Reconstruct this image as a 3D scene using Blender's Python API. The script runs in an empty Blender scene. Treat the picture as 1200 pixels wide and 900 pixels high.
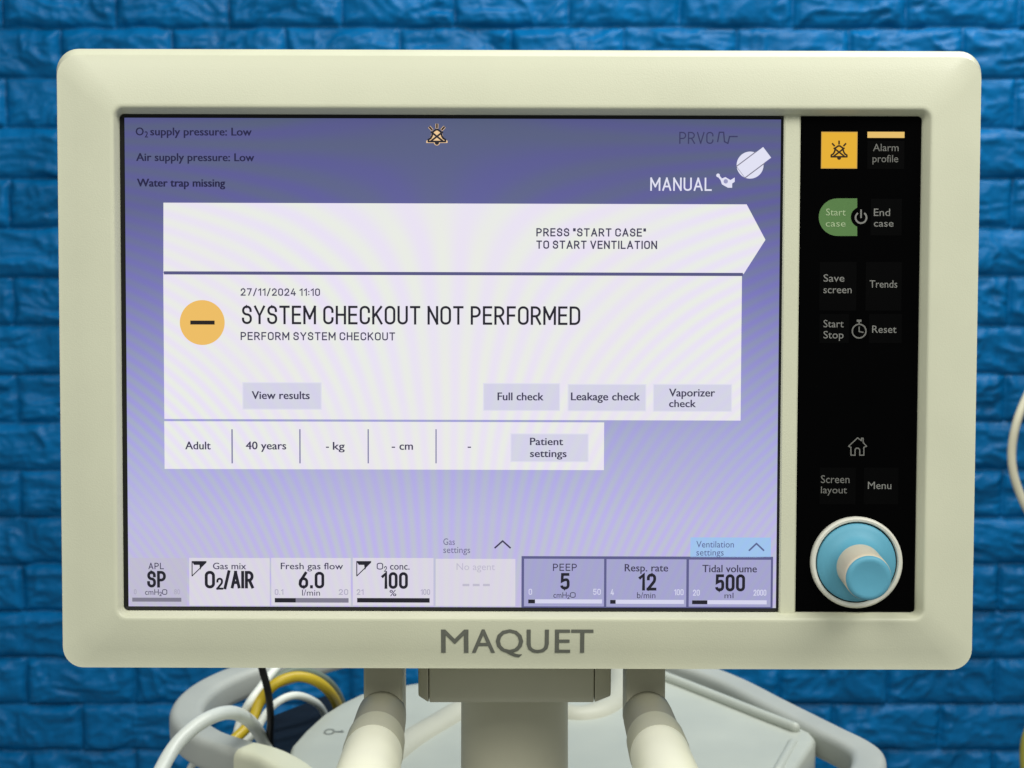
import bpy, math, random
import numpy as np
from mathutils import Vector, Matrix

# ------------------------------------------------------------------ camera, world, lamps, exposure
S = bpy.context.scene
COL = S.collection
R = math.radians
W_PX, H_PX, F_PX = 1200.0, 900.0, 2000.0
CAM = Vector((0.0, 0.0, 1.40))
PITCH = R(6.9)
FWD = Vector((0, math.cos(PITCH), -math.sin(PITCH)))
UPV = Vector((0, math.sin(PITCH), math.cos(PITCH)))
RGT = Vector((1, 0, 0))
DIST = 0.80                                   # camera to screen

cam_d = bpy.data.cameras.new('camera')
cam_d.sensor_width = 36.0
cam_d.lens = F_PX / W_PX * 36.0
cam_d.clip_start = 0.05
cam_d.clip_end = 60
cam_d.dof.use_dof = True
cam_d.dof.focus_distance = DIST - 0.004
cam_d.dof.aperture_fstop = 23.0
cam = bpy.data.objects.new('camera', cam_d)
COL.objects.link(cam)
cam.location = CAM
cam.rotation_euler = (R(90) - PITCH, 0, 0)
S.camera = cam

world = bpy.data.worlds.new("World")
S.world = world
world.use_nodes = True
bg = world.node_tree.nodes['Background']
bg.inputs[0].default_value = (0.95, 1.0, 0.97, 1)
bg.inputs[1].default_value = 0.29


def lamp(name, loc, target, sx, sy, power, col):
    d = bpy.data.lights.new(name, 'AREA')
    d.shape = 'RECTANGLE'
    d.size, d.size_y = sx, sy
    d.energy = power
    d.color = col
    o = bpy.data.objects.new(name, d)
    COL.objects.link(o)
    o.location = loc
    o.rotation_euler = (Vector(target) - Vector(loc)).to_track_quat('-Z', 'Y').to_euler()
    return o


lamp('overhead_lamp', (0.86, -0.14, 2.62), (0.1, 0.75, 1.3), 1.2, 0.6, 24.5, (1.0, 0.985, 0.94))
lamp('overhead_lamp', (-0.75, -0.45, 2.55), (0.0, 0.75, 1.2), 1.2, 0.6, 16, (1.0, 0.99, 0.94))  # added fill from front left, lifts the casing's left and lower faces
lamp('overhead_lamp', (0.60, 1.66, 2.42), (0.28, 2.1, 1.5), 1.6, 0.22, 24, (0.97, 1.0, 0.98))

S.view_settings.view_transform = 'Standard'
S.view_settings.look = 'None'
S.view_settings.exposure = 0.0
S.view_settings.gamma = 1.0


# ------------------------------------------------------------------ pixel <-> place helpers
def ray(px, py):
    return (FWD + RGT * ((px - 600.0) / F_PX) - UPV * ((py - 450.0) / F_PX))


def at(px, py, depth):
    return CAM + ray(px, py) * depth


def on_z(px, py, z):
    r = ray(px, py)
    return CAM + r * ((z - CAM.z) / r.z)


# monitor frame: leans back four degrees, rolled a hair
N = -(ray(600, 349).normalized())
ROLL = R(0.16)
u0 = Vector((1, 0, 0))
v0 = N.cross(u0).normalized()
U = (u0 * math.cos(ROLL) - v0 * math.sin(ROLL)).normalized()
V = N.cross(U).normalized()
P0 = CAM + FWD * DIST


def plane_hit(px, py, w):
    r = ray(px, py)
    return CAM + r * ((P0 + N * w - CAM).dot(N) / r.dot(N))


BASE = plane_hit(608, 784, 0)                 # monitor empty sits at its lower edge
MM = Matrix(((U.x, V.x, N.x, BASE.x), (U.y, V.y, N.y, BASE.y), (U.z, V.z, N.z, BASE.z), (0, 0, 0, 1)))
MI = MM.inverted()


def L(px, py, w=0.0):
    """photo pixel -> monitor coordinates (x right, y up, z out of the screen) at height w"""
    return MI @ plane_hit(px, py, w)


# ------------------------------------------------------------------ materials
def lin(c):
    c = c / 255.0
    return c / 12.92 if c <= 0.04045 else ((c + 0.055) / 1.055) ** 2.4


def rgb(r, g, b):
    return (lin(r), lin(g), lin(b), 1)


_mats = {}


def plastic(name, col, rough=0.45, spec=0.5, bump=0.06, scale=900.0, vary=0.05, coat=0.0):
    if name in _mats:
        return _mats[name]
    m = bpy.data.materials.new(name)
    m.use_nodes = True
    nt = m.node_tree
    b = nt.nodes['Principled BSDF']
    tc = nt.nodes.new('ShaderNodeTexCoord')
    n1 = nt.nodes.new('ShaderNodeTexNoise')
    n1.inputs['Scale'].default_value = 22
    n1.inputs['Detail'].default_value = 5
    nt.links.new(tc.outputs['Object'], n1.inputs['Vector'])
    rp = nt.nodes.new('ShaderNodeMapRange')
    rp.inputs['From Min'].default_value = 0.3
    rp.inputs['From Max'].default_value = 0.7
    rp.inputs['To Min'].default_value = 1 - vary
    rp.inputs['To Max'].default_value = 1 + vary
    nt.links.new(n1.outputs['Fac'], rp.inputs['Value'])
    mx = nt.nodes.new('ShaderNodeVectorMath')
    mx.operation = 'SCALE'
    mx.inputs[0].default_value = col[:3]
    nt.links.new(rp.outputs['Result'], mx.inputs['Scale'])
    nt.links.new(mx.outputs['Vector'], b.inputs['Base Color'])
    r2 = nt.nodes.new('ShaderNodeMapRange')
    r2.inputs['From Min'].default_value = 0.3
    r2.inputs['From Max'].default_value = 0.7
    r2.inputs['To Min'].default_value = max(0.02, rough - 0.06)
    r2.inputs['To Max'].default_value = rough + 0.06
    nt.links.new(n1.outputs['Fac'], r2.inputs['Value'])
    nt.links.new(r2.outputs['Result'], b.inputs['Roughness'])
    b.inputs['Specular IOR Level'].default_value = spec
    b.inputs['Coat Weight'].default_value = coat
    if bump > 0:
        n2 = nt.nodes.new('ShaderNodeTexNoise')
        n2.inputs['Scale'].default_value = scale
        n2.inputs['Detail'].default_value = 3
        nt.links.new(tc.outputs['Object'], n2.inputs['Vector'])
        bp = nt.nodes.new('ShaderNodeBump')
        bp.inputs['Strength'].default_value = bump
        bp.inputs['Distance'].default_value = 0.001
        nt.links.new(n2.outputs['Fac'], bp.inputs['Height'])
        nt.links.new(bp.outputs['Normal'], b.inputs['Normal'])
    _mats[name] = m
    return m


FAN = L(525, 165)


def glow(r, g, b, moire=0.0, ramp=None, k=1.0):
    """a lit patch of the display; moire = strength of the pixel-grid shimmer of the panel"""
    key = ('glow', r, g, b, moire, bool(ramp), k)
    if key in _mats:
        return _mats[key]
    m = bpy.data.materials.new('display_light')
    m.use_nodes = True
    nt = m.node_tree
    p = nt.nodes['Principled BSDF']
    p.inputs['Base Color'].default_value = (0.004, 0.004, 0.005, 1)
    p.inputs['Roughness'].default_value = 0.4
    p.inputs['Specular IOR Level'].default_value = 0.25
    p.inputs['Emission Strength'].default_value = k
    p.inputs['Emission Color'].default_value = rgb(r, g, b)
    _mats[key] = m
    if moire <= 0 and not ramp:
        return m
    tc = nt.nodes.new('ShaderNodeTexCoord')
    sp = nt.nodes.new('ShaderNodeSeparateXYZ')
    nt.links.new(tc.outputs['Object'], sp.inputs[0])

    def math_node(op, a, bb=None):
        n = nt.nodes.new('ShaderNodeMath')
        n.operation = op
        for i, x in enumerate((a, bb)):
            if x is None:
                continue
            if isinstance(x, (int, float)):
                n.inputs[i].default_value = x
            else:
                nt.links.new(x, n.inputs[i])
        return n.outputs[0]

    base = None
    if ramp:
        y0, y1 = L(530, 712).y, L(530, 137).y
        t = math_node('DIVIDE', math_node('SUBTRACT', sp.outputs['Y'], y0), y1 - y0)
        cr = nt.nodes.new('ShaderNodeValToRGB')
        nt.links.new(t, cr.inputs['Fac'])
        els = cr.color_ramp.elements
        els[0].position, els[0].color = ramp[0][0], rgb(*ramp[0][1])
        els[1].position, els[1].color = ramp[-1][0], rgb(*ramp[-1][1])
        for pos, c in ramp[1:-1]:
            e = els.new(pos)
            e.color = rgb(*c)
        base = cr.outputs['Color']
    nz = nt.nodes.new('ShaderNodeTexNoise')
    nz.inputs['Scale'].default_value = 9
    nz.inputs['Detail'].default_value = 2
    nt.links.new(tc.outputs['Object'], nz.inputs['Vector'])
    warp = math_node('MULTIPLY', nz.outputs['Fac'], 5.0)
    dx = math_node('SUBTRACT', sp.outputs['X'], FAN.x)
    dy = math_node('SUBTRACT', FAN.y, sp.outputs['Y'])
    s = math_node('SINE', math_node('ADD', math_node('MULTIPLY', math_node('MULTIPLY', dx, dy), 6500.0), warp))
    n2 = nt.nodes.new('ShaderNodeTexNoise')
    n2.inputs['Scale'].default_value = 14
    nt.links.new(tc.outputs['Object'], n2.inputs['Vector'])
    amp = math_node('MULTIPLY', s, math_node('MULTIPLY', n2.outputs['Fac'], moire))
    # broad drift between a cooler and a pinker white
    n3 = nt.nodes.new('ShaderNodeTexNoise')
    n3.inputs['Scale'].default_value = 16
    n3.inputs['Detail'].default_value = 1
    nt.links.new(tc.outputs['Object'], n3.inputs['Vector'])
    drift = math_node('MULTIPLY', math_node('SUBTRACT', n3.outputs['Fac'], 0.5), moire * 0.5)
    cb = nt.nodes.new('ShaderNodeCombineXYZ')
    nt.links.new(math_node('ADD', 1.0, math_node('MULTIPLY', drift, -0.6)), cb.inputs[0])
    nt.links.new(math_node('ADD', 1.0, math_node('MULTIPLY', amp, 0.9)), cb.inputs[1])
    nt.links.new(math_node('ADD', 1.0, math_node('SUBTRACT', drift, math_node('MULTIPLY', amp, 1.3))), cb.inputs[2])
    vm = nt.nodes.new('ShaderNodeVectorMath')
    vm.operation = 'MULTIPLY'
    nt.links.new(cb.outputs[0], vm.inputs[0])
    if base is not None:
        nt.links.new(base, vm.inputs[1])
    else:
        vm.inputs[1].default_value = rgb(r, g, b)[:3]
    nt.links.new(vm.outputs[0], p.inputs['Emission Color'])
    return m


CREAM = plastic('cream_plastic', (0.615, 0.622, 0.465), 0.42, 0.45, 0.10, 1400, 0.025)
CREAM_PALE = plastic('pale_cream_plastic', (0.74, 0.74, 0.56), 0.38, 0.5, 0.02, 900, 0.02)
TAUPE = plastic('taupe_plastic', (0.56, 0.54, 0.40), 0.5, 0.4, 0.05, 1200, 0.04)
GREIGE = plastic('grey_beige_plastic', (0.47, 0.455, 0.345), 0.5, 0.35, 0.05, 1200, 0.04)
COOLGREY = plastic('cool_grey_plastic', (0.42, 0.44, 0.405), 0.45, 0.45, 0.04, 700, 0.03)
COOLWHITE = plastic('cool_white_plastic', (0.47, 0.50, 0.445), 0.42, 0.45, 0.03, 700, 0.03)
BLACKGLOSS = plastic('black_gloss_panel', (0.0008, 0.0008, 0.0009), 0.25, 0.03, 0.0, 100, 0.0)
BLACKKEY = plastic('black_membrane_key', (0.0013, 0.0013, 0.0014), 0.4, 0.04, 0.0, 100, 0.0)
RUBBER = plastic('dark_gasket', (0.010, 0.010, 0.008), 0.55, 0.2, 0.0)
CABLEBLACK = plastic('black_rubber', (0.004, 0.004, 0.004), 0.5, 0.2, 0.0)
DARKBODY = plastic('dark_cabinet_and_shade', (0.003, 0.009, 0.020), 0.6, 0.1, 0.1, 200)  # cabinet colour; also stands in for shade inside the hose arch
PRINT = plastic('pale_key_print', (0.20, 0.20, 0.185), 0.6, 0.2, 0.0)
PRINTDIM = plastic('dim_key_print', (0.155, 0.155, 0.142), 0.6, 0.2, 0.0)
LOGO = plastic('dark_grey_lettering', (0.135, 0.14, 0.115), 0.5, 0.3, 0.0)
MARK = plastic('grey_plate_print', (0.22, 0.24, 0.22), 0.6, 0.2, 0.0)
BLUE = plastic('light_blue_rubber', (0.105, 0.36, 0.49), 0.5, 0.4, 0.06, 2500, 0.04)
PEACH = plastic('cream_knob_sleeve', (0.64, 0.57, 0.43), 0.4, 0.4, 0.0)
IVORY = plastic('ivory_ring_plastic', (0.70, 0.69, 0.60), 0.35, 0.5, 0.0)
HOSEWHITE = plastic('white_hose_plastic', (0.74, 0.77, 0.71), 0.35, 0.5, 0.0)
HOSEYEL = plastic('yellow_hose_plastic', (0.50, 0.36, 0.012), 0.4, 0.5, 0.0)
HOSEGREY = plastic('grey_hose_plastic', (0.15, 0.19, 0.15), 0.45, 0.4, 0.0)
HOSECREAM = plastic('cream_hose_plastic', (0.52, 0.49, 0.36), 0.4, 0.5, 0.0)
HOSEOLIVE = plastic('olive_yellow_hose_plastic', (0.33, 0.30, 0.04), 0.4, 0.5, 0.0)


# ------------------------------------------------------------------ mesh helpers
class MB:
    def __init__(self):
        self.v, self.f, self.m = [], [], []

    def poly(self, pts, mi=0):
        k = len(self.v)
        self.v += [tuple(p) for p in pts]
        self.f.append(tuple(range(k, k + len(pts))))
        self.m.append(mi)

    def loops(self, rings, mi=0, closed=True, cap0=False, cap1=False):
        k = len(self.v)
        n = len(rings[0])
        for r in rings:
            self.v += [tuple(p) for p in r]
        for i in range(len(rings) - 1):
            for j in range(n if closed else n - 1):
                a, b = k + i * n + j, k + i * n + (j + 1) % n
                self.f.append((a, b, b + n, a + n))
                self.m.append(mi)
        if cap0:
            self.f.append(tuple(k + j for j in range(n))[::-1])
            self.m.append(mi)
        if cap1:
            o = k + (len(rings) - 1) * n
            self.f.append(tuple(o + j for j in range(n)))
            self.m.append(mi)

    def build(self, name, mats, parent=None, smooth=30, bevel=0.0):
        me = bpy.data.meshes.new(name)
        me.from_pydata(self.v, [], self.f)
        if not isinstance(mats, (list, tuple)):
            mats = [mats]
        for mt in mats:
            me.materials.append(mt)
        me.polygons.foreach_set('material_index', self.m)
        if smooth:
            me.polygons.foreach_set('use_smooth', [True] * len(self.f))
            me.set_sharp_from_angle(angle=R(smooth))
        me.update()
        o = bpy.data.objects.new(name, me)
        COL.objects.link(o)
        if parent is not None:
            o.parent = parent
        if bevel:
            md = o.modifiers.new('bevel', 'BEVEL')
            md.width = bevel
            md.segments = 3
            md.limit_method = 'ANGLE'
            md.angle_limit = R(35)
        return o


def rr(x0, x1, y0, y1, r, z, n=8):
    out = []
    for cx, cy, a0 in ((x1 - r, y1 - r, 0), (x0 + r, y1 - r, 90), (x0 + r, y0 + r, 180), (x1 - r, y0 + r, 270)):
        for i in range(n + 1):
            a = R(a0 + 90.0 * i / n)
            out.append(Vector((cx + r * math.cos(a), cy + r * math.sin(a), z)))
    return out


def catmull(pts, n=10):
    pts = [Vector(p) for p in pts]
    P = [pts[0] * 2 - pts[1]] + pts + [pts[-1] * 2 - pts[-2]]
    out = []
    for i in range(1, len(P) - 2):
        a, b, c, d = P[i - 1], P[i], P[i + 1], P[i + 2]
        for k in range(n):
            t = k / n
            out.append(0.5 * ((2 * b) + (c - a) * t + (2 * a - 5 * b + 4 * c - d) * t * t + (3 * b - a - 3 * c + d) * t ** 3))
    out.append(pts[-1])
    return out


def frames(path):
    res = []
    nrm = None
    for i, p in enumerate(path):
        t = (path[min(i + 1, len(path) - 1)] - path[max(i - 1, 0)]).normalized()
        if nrm is None:
            a = Vector((0, 0, 1)) if abs(t.z) < 0.9 else Vector((1, 0, 0))
            nrm = (a - t * a.dot(t)).normalized()
        else:
            nrm = (nrm - t * nrm.dot(t)).normalized()
        res.append((p, t, nrm, t.cross(nrm)))
    return res


def tube(mb, pts, r, n=10, seg=18, mi=0, round_end=True):
    path = catmull(pts, n)
    rad = r if callable(r) else (lambda t: r)
    rings = []
    m = len(path) - 1
    fr = frames(path)
    if round_end:
        p, t, a, b = fr[0]
        for k in range(5):
            q = R(10 + 80 * k / 5)
            rings.append([p - t * rad(0) * math.cos(q) + (a * math.cos(x) + b * math.sin(x)) * rad(0) * math.sin(q)
                          for x in [2 * math.pi * j / seg for j in range(seg)]])
    for i, (p, t, a, b) in enumerate(fr):
        q = rad(i / m)
        rings.append([p + (a * math.cos(x) + b * math.sin(x)) * q for x in [2 * math.pi * j / seg for j in range(seg)]])
    if round_end:
        p, t, a, b = fr[-1]
        for k in range(4, -1, -1):
            q = R(10 + 80 * k / 5)
            rings.append([p + t * rad(1) * math.cos(q) + (a * math.cos(x) + b * math.sin(x)) * rad(1) * math.sin(q)
                          for x in [2 * math.pi * j / seg for j in range(seg)]])
    mb.loops(rings, mi, True, True, True)


def tag(o, label, cat, group=None, kind=None):
    o['label'] = label
    o['category'] = cat
    if group:
        o['group'] = group
    if kind:
        o['kind'] = kind
    return o


def empty(name, mat):
    o = bpy.data.objects.new(name, None)
    o.empty_display_size = 0.05
    COL.objects.link(o)
    o.matrix_world = mat
    return o


# ------------------------------------------------------------------ lettering
_gl = {}


def glyphs(s, bold=0.0):
    key = (s, bold)
    if key in _gl:
        return _gl[key]
    cu = bpy.data.curves.new('lettering', 'FONT')
    cu.body = s
    cu.size = 1.0
    cu.offset = bold
    cu.resolution_u = 3
    ob = bpy.data.objects.new('lettering', cu)
    COL.objects.link(ob)
    dg = bpy.context.evaluated_depsgraph_get()
    ev = ob.evaluated_get(dg)
    me = ev.to_mesh()
    vs = [(v.co.x, v.co.y) for v in me.vertices]
    fs = [tuple(p.vertices) for p in me.polygons]
    ev.to_mesh_clear()
    bpy.data.objects.remove(ob)
    bpy.data.curves.remove(cu)
    _gl[key] = (vs, fs)
    return _gl[key]


CAPH = max(y for x, y in glyphs('H')[0])


def text(mb, s, x0, x1, yt, yb, w, mi, bold=0.018):
    """lettering fitted between two photo columns; heavier weights are struck several times side by side"""
    vs, fs = glyphs(s, min(bold, 0.0))
    ax = min(v[0] for v in vs)
    bx = max(v[0] for v in vs)
    A, B = L(x0, yb, w), L(x1, yb, w)
    T = L(x0, yt, w)
    sy = (T.y - A.y) / CAPH
    strikes = [(0.0, 0.0)] if bold <= 0 else [(-1, -0.5), (1, -0.5), (-1, 0.5), (1, 0.5)]
    e = max(bold, 0.0) * sy
    sx = (B.x - A.x - 2 * e) / (bx - ax)
    for n, (ox, oy) in enumerate(strikes):
        k = len(mb.v)
        for x, y in vs:
            mb.v.append((A.x + e + (x - ax) * sx + ox * e, A.y + y * sy + oy * e * 0.6, w + n * 4e-6))
        for f in fs:
            mb.f.append(tuple(k + i for i in f))
            mb.m.append(mi)


# narrow square-shouldered display letters: width, strokes; a point may carry its own corner radius
Q = 0.23
DIN = {
 'A': (.54, [[(0, 0), (.27, 1)], [(.27, 1), (.54, 0)], [(.10, .30), (.44, .30)]]),
 'C': (.48, [[(.48, .70), (.48, 1, Q), (0, 1, Q), (0, 0, Q), (.48, 0, Q), (.48, .30)]]),
 'D': (.50, [[(0, 0), (0, 1), (.50, 1, .27), (.50, 0, .27), (0, 0)]]),
 'E': (.42, [[(.42, 1), (0, 1), (0, 0), (.42, 0)], [(0, .52), (.38, .52)]]),
 'F': (.40, [[(.40, 1), (0, 1), (0, 0)], [(0, .50), (.36, .50)]]),
 'H': (.48, [[(0, 0), (0, 1)], [(.48, 0), (.48, 1)], [(0, .52), (.48, .52)]]),
 'I': (.0, [[(0, 0), (0, 1)]]),
 'K': (.48, [[(0, 0), (0, 1)], [(.46, 1), (0, .38)], [(.16, .58), (.48, 0)]]),
 'L': (.40, [[(0, 1), (0, 0), (.40, 0)]]),
 'M': (.62, [[(0, 0), (0, 1)], [(0, 1), (.31, .30)], [(.31, .30), (.62, 1)], [(.62, 1), (.62, 0)]]),
 'N': (.50, [[(0, 0), (0, 1)], [(0, 1), (.50, 0)], [(.50, 0), (.50, 1)]]),
 'O': (.50, [[(.25, 1), (0, 1, Q), (0, 0, Q), (.50, 0, Q), (.50, 1, Q), (.25, 1)]]),
 'P': (.46, [[(0, 0), (0, 1), (.46, 1, .26), (.46, .44, .26), (0, .44)]]),
 'R': (.48, [[(0, 0), (0, 1), (.46, 1, .26), (.46, .46, .26), (0, .46)], [(.24, .46), (.48, 0)]]),
 'S': (.46, [[(.45, .74), (.45, 1, .22), (.01, 1, .22), (.01, .55, .2), (.46, .50, .2), (.46, 0, .22), (0, 0, .22), (0, .26)]]),
 'T': (.48, [[(0, 1), (.48, 1)], [(.24, 1), (.24, 0)]]),
 'U': (.48, [[(0, 1), (0, 0, Q), (.48, 0, Q), (.48, 1)]]),
 'V': (.52, [[(0, 1), (.26, 0)], [(.26, 0), (.52, 1)]]),
 'Y': (.52, [[(0, 1), (.26, .45), (.52, 1)], [(.26, .45), (.26, 0)]]),
 '0': (.44, [[(.22, 1), (0, 1, .21), (0, 0, .21), (.44, 0, .21), (.44, 1, .21), (.22, 1)]]),
 '1': (.22, [[(0, .80), (.22, 1), (.22, 0)]]),
 '2': (.44, [[(.01, .72), (.01, 1, .21), (.43, 1, .21), (.43, .58, .12), (0, 0)], [(0, 0), (.45, 0)]]),
 '4': (.48, [[(.36, 0), (.36, .55)], [(.27, 1), (0, .24), (.48, .24)]]),
 '5': (.44, [[(.42, 1), (.05, 1), (.03, .52), (.20, .62, .1), (.44, .62, .2), (.44, 0, .22), (0, 0, .22), (0, .20)]]),
 '6': (.44, [[(.36, 1), (.02, .42, .2), (0, 0, .22), (.44, 0, .22), (.44, .60, .22), (.03, .60, .2), (.0, .26)]]),
 '7': (.44, [[(0, 1), (.44, 1)], [(.44, 1), (.15, 0)]]),
 ':': (.0, [[(0, .12), (0, .14)], [(0, .58), (0, .60)]]),
 '.': (.0, [[(0, .0), (0, .03)]]),
 '/': (.30, [[(0, -.06), (.30, 1.04)]]),
 '"': (.14, [[(0, 1), (0, .74)], [(.14, 1), (.14, .74)]]),
}


def fillet(pts):
    out = []
    for i, p in enumerate(pts):
        v = Vector(p[:2])
        r = p[2] if len(p) > 2 else 0
        if not r or i in (0, len(pts) - 1):
            out.append(v)
            continue
        a, b = (Vector(pts[i - 1][:2]) - v), (Vector(pts[i + 1][:2]) - v)
        ra, rb = min(r, a.length * .5 if len(pts[i - 1]) > 2 else a.length), min(r, b.length * .5 if len(pts[i + 1]) > 2 else b.length)
        # taller than wide arcs keep the narrow letters square shouldered
        sa, sb = v + a.normalized() * ra, v + b.normalized() * rb
        for k in range(7):
            t = k / 6
            q = 1 - t
            c = 0.55
            p1, p2 = sa.lerp(v, c), sb.lerp(v, c)
            out.append(sa * q ** 3 + p1 * 3 * q * q * t + p2 * 3 * q * t * t + sb * t ** 3)
    return out


def din(mb, s, x0, x1, yt, yb, w, mi, wt=0.11):
    """letters drawn with strokes wt (share of the height) thick, fitted between two photo columns"""
    A, B, T = L(x0, yb, w), L(x1, yb, w), L(x0, yt, w)
    h = T.y - A.y
    th = wt * h
    gap, space = 0.15 + wt * 0.9, 0.56
    tot = 0.0
    for i, ch in enumerate(s):
        tot += space if ch == ' ' else DIN[ch][0] + (gap if i < len(s) - 1 and s[i + 1] != ' ' else 0)
    sx = (B.x - A.x - th) / tot
    x = A.x + th / 2
    hh_ = h - th
    n = 0
    for i, ch in enumerate(s):
        if ch == ' ':
            x += space * sx
            continue
        wd, strokes = DIN[ch]
        for st in strokes:
            q = [Vector((x + p.x * sx, A.y + th / 2 + p.y * hh_)) for p in fillet(st)]
            lft, rgt = [], []
            for k, p in enumerate(q):
                d0 = (p - q[k - 1]).normalized() if k else (q[1] - p).normalized()
                d1 = (q[k + 1] - p).normalized() if k < len(q) - 1 else d0
                m = (d0 + d1)
                if m.length < 0.35:
                    m = Vector((-d0.y, d0.x)) * 1.0 + d0 * 0.0
                    m = Vector((m.y, -m.x))
                m.normalize()
                nn = Vector((-m.y, m.x))
                ml = min(1.9, 1 / max(0.4, abs(nn.dot(Vector((-d0.y, d0.x))))))
                e = Vector((0, 0))
                if k == 0:
                    e = -d0 * th * .5
                if k == len(q) - 1:
                    e = d0 * th * .5
                lft.append(p + e + nn * th * .5 * ml)
                rgt.append(p + e - nn * th * .5 * ml)
            ww = w + (n % 9) * 3e-6
            n += 1
            mb.loops([[(p.x, p.y, ww) for p in rgt], [(p.x, p.y, ww) for p in lft]], mi, False)
        x += (wd + (gap if i < len(s) - 1 and s[i + 1] != ' ' else 0)) * sx


def rect(mb, x0, x1, y0, y1, w, mi=0):
    a, b = L(x0, y1, w), L(x1, y0, w)
    mb.poly([(a.x, a.y, w), (b.x, a.y, w), (b.x, b.y, w), (a.x, b.y, w)], mi)


def ppoly(mb, pts, w, mi=0):
    q = [L(x, y, w) for x, y in pts]
    ar = sum(q[i].x * q[(i + 1) % len(q)].y - q[(i + 1) % len(q)].x * q[i].y for i in range(len(q)))
    if ar < 0:
        q.reverse()
    mb.poly(q, mi)


def disc(mb, cx, cy, r, w, mi=0, n=40, r0=0.0, a0=0, a1=360):
    c = L(cx, cy, w)
    s = (L(cx + 1, cy, w) - c).x
    if r0 <= 0:
        mb.poly([(c.x + r * s * math.cos(2 * math.pi * i / n), c.y + r * s * math.sin(2 * math.pi * i / n), w) for i in range(n)], mi)
    else:
        ring = lambda q: [(c.x + q * s * math.cos(R(a0 + (a1 - a0) * i / n)), c.y + q * s * math.sin(R(a0 + (a1 - a0) * i / n)), w) for i in range(n + 1)]
        mb.loops([ring(r), ring(r0)][::-1], mi, False)


def stroke(mb, pts, th, w, mi=0):
    """a drawn line through photo-pixel points lying on the panel"""
    for i in range(len(pts) - 1):
        a, b = Vector(pts[i]), Vector(pts[i + 1])
        d = (b - a).normalized()
        nn = Vector((-d.y, d.x)) * th / 2
        a2, b2 = a - d * th * 0.3, b + d * th * 0.3
        ppoly(mb, [a2 + nn, b2 + nn, b2 - nn, a2 - nn], w + i * 2e-6, mi)


# ================================================================== BRICK WALL
WALL_Y = 2.20
rng = np.random.RandomState(11)


def vnoise(x, y, seed):
    r = np.random.RandomState(seed)
    tab = r.rand(256, 256)
    xi, yi = np.floor(x).astype(int), np.floor(y).astype(int)
    fx, fy = x - xi, y - yi
    fx, fy = fx * fx * fx * (fx * (fx * 6 - 15) + 10), fy * fy * fy * (fy * (fy * 6 - 15) + 10)
    g = lambda i, j: tab[i % 256, j % 256]
    return (g(xi, yi) * (1 - fx) + g(xi + 1, yi) * fx) * (1 - fy) + (g(xi, yi + 1) * (1 - fx) + g(xi + 1, yi + 1) * fx) * fy


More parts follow.
